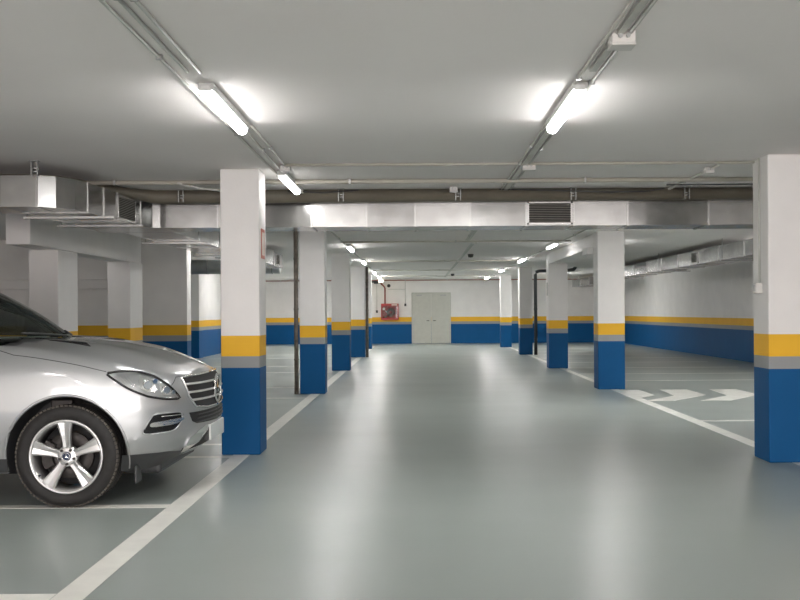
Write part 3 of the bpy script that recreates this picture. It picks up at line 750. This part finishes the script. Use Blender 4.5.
HEAD = [(7.95, 1.003), (7.4, 1.018), (6.67, 1.018), (5.85, .975), (5.15, .90), (4.5, .792), (5.3, .795), (6.21, .822), (7.05, .89)]
FOG = roundpoly([(6.5, .535), (6.2, .63), (5.95, .688), (4.42, .692), (4.38, .62), (4.95, .545)], 3)
for side in (1, -1):
    # headlamp: dark bowl, reflectors, clear cover and black surround
    h = patch('headlight', roundpoly(HEAD, 2), 'lampin', side, .004, .03)
    patch('headlight_reflector', roundpoly([(6.5, .99), (5.95, .955), (5.75, .865), (6.2, .85), (6.6, .90)], 2), 'lens', side, .008, .01, h)
    patch('headlight_reflector', roundpoly([(5.65, .94), (5.15, .885), (4.85, .825), (5.55, .83)], 2), 'lens', side, .008, .01, h)
    for s_, z_, r_ in ((6.2, .91, .038), (5.35, .865, .034)):
        c = cl(S(s_, z_, .004), side); d = (cl(S(s_, z_, .03), side)-c)
        cbuild(MB().tube([c-d*.3, c+d], [r_*1.05, r_*.8], 20), 'projector_lens', 'lens', h)
    for s_, z_, r_ in ((5.85, .935, .022), (4.95, .845, .020)):
        c = cl(S(s_, z_, .004), side); d = (cl(S(s_, z_, .02), side)-c)
        cbuild(MB().tube([c-d*.3, c+d], [r_, r_*.85], 16), 'headlight_bulb_housing', 'chrome', h)
    for k in range(6): strip('headlight_rib', [(7.75-k*.13, .985+.0*k), (7.5-k*.17, .945-k*.012)], 'steel', .002, side, .007, h, dens=2)
    strip('daytime_light_bar', [(6.4, .832), (5.6, .806), (4.75, .800)], 'chrome', .007, side, .010, h)
    patch('headlight_cover', roundpoly(HEAD, 2), 'clear', side, .022, .02, h)
    strip('headlight_surround', roundpoly(HEAD, 2), 'black', .009, side, .014, h, closed=True, dens=2)
    # fog lamp recess with lamp bar
    fg = patch('bumper_vent', FOG, 'black', side, .004, .02)
    patch('daytime_lamp', roundpoly([(6.15, .588), (6.1, .625), (4.85, .635), (4.35, .648), (4.3, .628), (4.85, .600)], 2), 'lens', side, .012, .02, fg)
    strip('vent_bar', [(5.6, .666), (4.3, .668)], 'chrome', .004, side, .006, fg)
    strip('vent_lip', FOG, 'silver', .006, side, .004, fg, closed=True, dens=2)
    # black lower cladding and sills
    patch('bumper_cladding', [(7.35, .262), (7.28, .385), (6, .387), (5, .385), (3.9, .372), (3.55, .35), (3.6, .322), (4.2, .298), (5, .275), (6, .262)], 'clad', side, .006, .03)
    patch('sill_cladding', [(10.25, .268), (10.25, .372), (14.2, .372), (14.2, .268)], 'clad', side, .008, .03)
    patch('bumper_cladding', [(16.05, .272), (16.1, .39), (18, .40), (21, .40), (21, .272)], 'clad', side, .006, .03)
    # chrome underguard horns
    patch('chrome_guard', [(3.75, .352), (3.92, .40), (3.78, .47), (3.1, .52), (2.3, .55), (1.75, .55), (1.9, .525), (2.7, .485), (3.2, .44), (3.3, .385), (3.15, .35)], 'chrome', side, .012, .04)
    # parking sensors, crease and shut lines
    for s_, z_ in ((6.74, .512), (3.95, .60)):
        c = cl(S(s_, z_, .001), side); d = cl(S(s_, z_, .004), side)
        cbuild(MB().tube([c, d], .013, 14), 'parking_sensor', 'silver')
    strip('bonnet_seam', [(10.45, 1.19), (10.2, 1.145), (9.6, 1.108), (9, 1.075), (8.3, 1.036), (7.9, 1.016)], 'clad', .0028, side, .0)
    strip('bonnet_seam', [(4.95, .895), (4.5, .955), (3.9, .957)], 'clad', .0028, side, .0)
    strip('door_seam', [(10.85, 1.22), (10.82, .9), (10.9, .6), (10.8, .38)], 'clad', .003, side, .0)
    strip('door_seam', [(12.65, 1.23), (12.6, .6), (12.65, .38)], 'clad', .003, side, .0)
    strip('door_seam', [(14.5, 1.23), (14.6, .9), (14.1, .6), (14.0, .38)], 'clad', .003, side, .0)
    strip('belt_trim', [(10.7, 1.238), (14, 1.245), (17, 1.20)], 'chrome', .007, side, .0)
    # wheel arch lips and black liners
    for k, ax in enumerate(AX):
        def yb(x, z):
            lo, hi = (4.5, 12) if k == 0 else (13, 19)
            for _ in range(24):
                m = (lo+hi)/2
                if S(m, z)[0] > x: lo = m
                else: hi = m
            return S(lo, z)[1]
        pts = []
        for i in range(41):
            a = R(-14+208*i/40); x, z = ax+ARCH*math.cos(a), AZ+ARCH*math.sin(a)
            if z < .27: continue
            pts.append(cl((x, yb(x, z)-.006, z), side))
        cbuild(MB().tube(pts, .012, 8), 'wheel_arch_lip', 'silver')
        mb = MB(); bm = mb.bm; rows = []
        for i in range(33):
            a = R(-18+216*i/32); x, z = ax+(ARCH-.006)*math.cos(a), AZ+(ARCH-.006)*math.sin(a)
            rows.append((bm.verts.new(cl((x, min(yb(x, z)-.012, .95), z), side)), bm.verts.new(cl((x, .605, z), side))))
        for a_, b_ in zip(rows, rows[1:]): bm.faces.new((a_[0], a_[1], b_[1], b_[0])).smooth = True
        bm.faces.new([r_[1] for r_ in rows])
        cbuild(mb, 'wheel_liner', 'clad')
    # mud flap in front of the wheel
    if side == 1: cbuild(MB().box(.49+OX, .505+OX, -.86, -.72, .17, .30, .004), 'air_deflector', 'clad')
    # mirror
    mm = cbuild(MB().box(-1.04+OX, -.90+OX, *sorted((-side*.93, -side*1.13)), 1.20, 1.34, .03), 'wing_mirror', 'silver')
    # door handles
    for s_ in (12.2, 14.0): strip('door_handle', [(s_, 1.03), (s_+.33, 1.03)], 'silver', .014, side, .025)
    tl = patch('tail_light', [(17.9, .95), (18.0, 1.10), (19.4, 1.10), (19.2, .93)], 'tail', side, .006, .02)

# grille across the nose
GR = [(0, .69), (2.0, .695), (3.35, .715), (3.9, .80), (4.2, .950), (3.2, .955), (0, .960)]
g = patch('radiator_grille', GR, 'mesh', sides=(1, -1), off=.004, thick=.02)
strip('grille_frame', [(0, .69), (2.0, .695), (3.35, .715), (3.9, .80), (4.2, .950), (3.2, .957), (0, .962)], 'chrome', .009, off=.012, sides=(1, -1), parent=g)
for z_, s_ in ((.765, 3.6), (.828, 3.92), (.892, 4.05)):
    strip('grille_slat', [(0, z_), (s_, z_+.004)], 'rim', .0095, off=.012, sides=(1, -1), parent=g, dens=14)
sb = MB(); n0 = Vector(S(0, .825, .022)); star(sb, cl(n0), .112, (1, 0, 0)); sb.tube([cl(S(0, .82, 0)), cl(S(0, .82, .018))], .03, 10)
cbuild(sb, 'star_emblem', 'chrome', g)
lg = patch('lower_grille', [(0, .565), (3.2, .58), (3.6, .60), (3.85, .672), (0, .668)], 'mesh', sides=(1, -1), off=.005, thick=.02)
for z_ in (.59, .62, .648): strip('grille_bar', [(0, z_), (3.3, z_)], 'clad', .005, off=.008, sides=(1, -1), parent=lg, dens=12)
patch('intake_panel', [(0, .375), (2.9, .362), (3.2, .40), (2.9, .45), (1.9, .50), (0, .50)], 'mesh', sides=(1, -1), off=.006, thick=.02)
patch('chrome_guard', [(0, .335), (3.05, .325), (3.35, .35), (2.9, .368), (0, .378)], 'chrome', sides=(1, -1), off=.012, thick=.03)
pl = cbuild(MB().box(OX+.928, OX+.944, -.27, .27, .415, .545, .004), 'number_plate', 'plate')
cbuild(MB().box(OX+.89, OX+.928, -.265, .265, .42, .54, .004), 'plate_holder', 'clad', pl)

# louvred vents let into the bonnet
def bon(s, f, off): p = top_pt(s, f); return (p[0], p[1], p[2]+off)
for side in (1, -1):
    patch('bonnet_vent', [(8.9, .34), (9.9, .38), (10.5, .64), (9.5, .60)], 'black', side, .004, .01, fn=bon)
# washer jets / cowl under the windscreen
cw = MB(); bm = cw.bm; A = []; B = []
def wb(t, k):       # windscreen base and top curves, t -1..1
    if k == 0: return (-.335-.25*t*t, .76*t, 1.252-.010*t*t)
    return (-1.13-.16*t*t, .62*t, 1.715-.035*t*t)
for i in range(25):
    t = -1+2*i/24; p = wb(t*1.02, 0)
    A.append(bm.verts.new(cl((p[0]+.045, p[1], p[2]-.004)))); B.append(bm.verts.new(cl((p[0]-.13, p[1], p[2]-.03))))
for i in range(24): bm.faces.new((A[i], A[i+1], B[i+1], B[i])).smooth = True
cbuild(cw, 'windscreen_cowl', 'clad')

# greenhouse
def glass_sheet(name, rows, mat='glass'):
    mb = MB(); bm = mb.bm; V_ = [[bm.verts.new(cl(p)) for p in r_] for r_ in rows]
    for a, b in zip(V_, V_[1:]):
        for i in range(len(a)-1): bm.faces.new((a[i], a[i+1], b[i+1], b[i])).smooth = True
    return cbuild(mb, name, mat)
def ws(t, v):
    a, b = wb(t, 0), wb(t, 1); bow = .035*math.sin(v*math.pi)
    return tuple(a[i]+(b[i]-a[i])*v+(bow*(.5, 0, .85)[i]) for i in range(3))
glass_sheet('windscreen', [[ws(-1+2*i/20, j/10) for i in range(21)] for j in range(11)])
belt = [(-.60, .80, 1.245), (-1.5, .835, 1.262), (-2.4, .83, 1.262), (-3.2, .80, 1.24), (-3.72, .72, 1.18)]
roofe = [(-1.29, .62, 1.68), (-1.8, .645, 1.735), (-2.4, .64, 1.74), (-3.0, .625, 1.71), (-3.55, .58, 1.63)]
def lerp3(L, t):
    f = t*(len(L)-1); i = min(int(f), len(L)-2); u = f-i; return tuple(a+(b-a)*u for a, b in zip(L[i], L[i+1]))
for side in (1, -1):
    mb = MB(); bm = mb.bm
    rows = []
    for j in range(9):
        v = j/8; row = []
        for i in range(25):
            t = i/24; a, b = lerp3(belt, t), lerp3(roofe, t); o_ = .03*math.sin(v*math.pi)
            row.append(bm.verts.new(cl((a[0]+(b[0]-a[0])*v, a[1]+(b[1]-a[1])*v+o_, a[2]+(b[2]-a[2])*v), side)))
        rows.append(row)
    for a, b in zip(rows, rows[1:]):
        for i in range(24): bm.faces.new((a[i], a[i+1], b[i+1], b[i])).smooth = True
    cbuild(mb, 'side_window', 'tint')
    ap = [cl(ws(1.0*1, v/8), side) for v in range(9)]
    ap = [Vector((p.x-.01, p.y, p.z)) for p in ap]
    cbuild(MB().tube(ap, [.030, .030, .03, .03, .03, .03, .032, .034, .036], 10), 'windscreen_pillar', 'silver')
    cbuild(MB().tube([p+Vector((.022, side*.022, .01)) for p in ap], .012, 8), 'windscreen_seal', 'black')
    for t in (.36, .66, .97):
        a, b = lerp3(belt, t), lerp3(roofe, t)
        cbuild(MB().tube([cl((a[0]+(b[0]-a[0])*v, a[1]+(b[1]-a[1])*v+.02*math.sin(v*3.14), a[2]+(b[2]-a[2])*v), side) for v in (0, .25, .5, .75, 1)], .04, 8), 'door_pillar', 'black')
    cbuild(MB().tube([cl((p[0], p[1], p[2]), side) for p in roofe], .03, 8), 'roof_edge', 'silver')
    cbuild(MB().tube([cl((p[0], p[1]-.03, p[2]+.06), side) for p in roofe[1:]], .016, 8), 'roof_rail', 'chrome')
rows = []
for i in range(25):
    t = i/24; e = lerp3(roofe, t); f0 = wb(0, 1) if i == 0 else None
    rows.append([(e[0]+(.16*(1-u*u)*(1-t) if i < 6 else 0), e[1]*u, e[2]+.05*(1-u*u)) for u in [-1+2*k/14 for k in range(15)]])
glass_sheet('roof_panel', rows, 'silver')
glass_sheet('rear_window', [[(-3.72+(.17)*v-.10*(1-u*u)*(1-v), (.72-.14*v)*u, 1.18+.46*v+.04*v*(1-u*u)) for u in [-1+k/5 for k in range(11)]] for v in (0, .33, .66, 1)], 'tint')
# interior seen through the glass
cbuild(MB().box(OX-1.02, OX-.50, -.74, .74, 1.00, 1.20, .04), 'dashboard', 'dash')
stw = MB(); stw.tube([Vector((OX-1.20-.05*math.sin(a), .37+.185*math.cos(a), 1.14+.175*math.sin(a))) for a in [2*math.pi*i/32 for i in range(33)]], .017, 8, cap=False)
stw.tube([(OX-1.2, .20, 1.14), (OX-1.2, .54, 1.14)], .02, 8); stw.tube([(OX-1.2, .37, 1.14), (OX-1.0, .37, 1.08)], .04, 10)
cbuild(stw, 'steering_wheel', 'dash')
for y0 in (-.37, .37):
    st = cbuild(MB().box(OX-1.95, OX-1.45, y0-.25, y0+.25, .70, .86, .05).box(OX-2.12, OX-1.94, y0-.24, y0+.24, .80, 1.38, .06), 'front_seat', 'seat')
    cbuild(MB().box(OX-2.12, OX-2.02, y0-.13, y0+.13, 1.40, 1.58, .04), 'head_restraint', 'seat', st)
cbuild(MB().box(OX-3.1, OX-2.95, -.6, .6, .8, 1.36, .06), 'rear_seat', 'seat')
mi = cbuild(MB().box(OX-1.16, OX-1.13, -.12, .12, 1.56, 1.63, .01), 'interior_mirror', 'dash')
for t0 in (-.85, -.02):
    a, b = ws(t0, .015), ws(t0+.72, .07)
    cbuild(MB().tube([Vector(cl(a))+Vector((.02, 0, .012)), Vector(cl(b))+Vector((.02, 0, .018))], .009, 8), 'wiper', 'clad')
# underbody
cbuild(MB().box(OX-3.6, OX+.62, -.60, .60, .20, .30, .03), 'underbody', 'clad')

# wheels
def wheel(ax, side):
    c = cl((ax, 0, WR), side); yo = .945
    def W(r, h): return (r, -side*(yo-h))          # h: depth inward from the outer face
    root = None
    prof = [(.268, .022), (.285, .006), (.325, -.006), (.350, .002), (.370, .016), (.380, .032), (.3835, .05),
            (.3835, .075), (.376, .078), (.376, .088), (.3845, .091), (.3845, .130), (.376, .133), (.376, .143), (.3845, .146), (.3845, .186), (.376, .189), (.376, .199), (.3835, .202),
            (.3835, .230), (.378, .25), (.36, .268), (.31, .28), (.268, .25)]
    mb = MB(); mb.lathe([W(r_*1.0, h) for r_, h in prof], c, 'y', 96, closed=True)
    w = cbuild(mb, 'wheel', 'tyre')
    # shoulder tread blocks
    for hh, sh in ((.040, 0), (.240, .03)):
        tb = MB()
        for i in range(72):
            a = 2*math.pi*i/72
            m = Matrix.Translation(c+Vector((0, -side*(yo-hh), 0))) @ Matrix.Rotation(-(a+sh), 4, 'Y')
            tb.box(.356, .386, -.019, .019, -.012, .012, 0, m @ Matrix.Rotation(0, 4, 'X'))
        cbuild(tb, 'tyre_tread', 'tread', w)
    # rim barrel and lip
    rb = MB(); rb.lathe([W(r_, h) for r_, h in ((.275, .018), (.279, .008), (.272, .002), (.262, .006), (.250, .020), (.242, .06), (.238, .22), (.246, .22), (.262, .10), (.268, .03))], c, 'y', 72, closed=True)
    bm = rb.bm
    for k in range(5):
        a = R(93+72*k)
        def pt(r_, w_, h):
            u = Vector((math.cos(a)*side*side, 0, math.sin(a))); t = Vector((-math.sin(a), 0, math.cos(a)))
            p = c+u*r_+t*w_; p.y = -side*(yo-h); return p
        secs = [(.035, .040, .030, .075), (.070, .030, .026, .075), (.110, .030, .022, .07), (.160, .037, .016, .06), (.210, .047, .012, .05), (.245, .057, .010, .045), (.262, .068, .010, .045)]
        R_ = []
        for r_, w_, h0, h1 in secs:
            R_.append([bm.verts.new(pt(r_, q*w_, h)) for q, h in ((-1, h1), (-1, h0+.010), (-.72, h0), (0, h0+.006), (.72, h0), (1, h0+.010), (1, h1))])
        for A_, B_ in zip(R_, R_[1:]):
            for j in range(7): bm.faces.new((A_[j], A_[(j+1) % 7], B_[(j+1) % 7], B_[j]))
        bm.faces.new(R_[0]); bm.faces.new(R_[-1])
    rb.lathe([W(r_, h) for r_, h in ((.0, .024), (.060, .024), (.078, .034), (.082, .075), (0, .08))], c, 'y', 40)
    cbuild(rb, 'alloy_rim', 'rim', w)
    cbuild(MB().lathe([W(r_, h) for r_, h in ((.0, .012), (.028, .012), (.034, .017), (.035, .03), (0, .03))], c, 'y', 28), 'hub_cap', 'blue', w)
    sb = MB(); star(sb, (c.x, -side*(yo-.011), c.z), .028, (0, -side, 0), .08, .003); cbuild(sb, 'hub_emblem', 'chrome', w)
    for k in range(5):
        a = R(57+72*k); p = c+Vector((math.cos(a)*.056, -side*yo, math.sin(a)*.056))
        cbuild(MB().tube([p+Vector((0, side*.014, 0)), p+Vector((0, side*.04, 0))], .011, 6, smooth=False), 'wheel_bolt', 'disc', w)
    cbuild(MB().lathe([W(r_, h) for r_, h in ((.06, .10), (.175, .10), (.178, .104), (.178, .128), (.06, .128))], c, 'y', 48, closed=True), 'brake_disc', 'disc', w)
    cal = MB()
    for i in range(6):
        a = R(150+i*11); m = Matrix.Translation(c+Vector((0, -side*(yo-.11), 0))) @ Matrix.Rotation(-a, 4, 'Y')
        cal.box(.125, .205, -.045, .045, -.02, .02, .004, m)
    cbuild(cal, 'brake_caliper', 'disc', w)
    cbuild(MB().lathe([W(r_, h) for r_, h in ((0, .17), (.232, .17), (.232, .18), (0, .18))], c, 'y', 40), 'wheel_backing', 'hole', w)
    v = a = R(215); p = c+Vector((math.cos(a)*.25, -side*(yo-.012), math.sin(a)*.25))
    cbuild(MB().tube([p, p+Vector((0, side*.03, 0))], .006, 8), 'tyre_valve', 'black', w)
for ax in AX:
    for side in (1, -1): wheel(ax, side)
# suspension bits visible over the front wheel
cbuild(MB().box(OX-.16, OX+.0, -.80, -.66, .70, .80, .01).tube([(OX+.02, -.75, .42), (OX+.02, -.70, .80)], .04, 10), 'suspension_strut', 'disc')
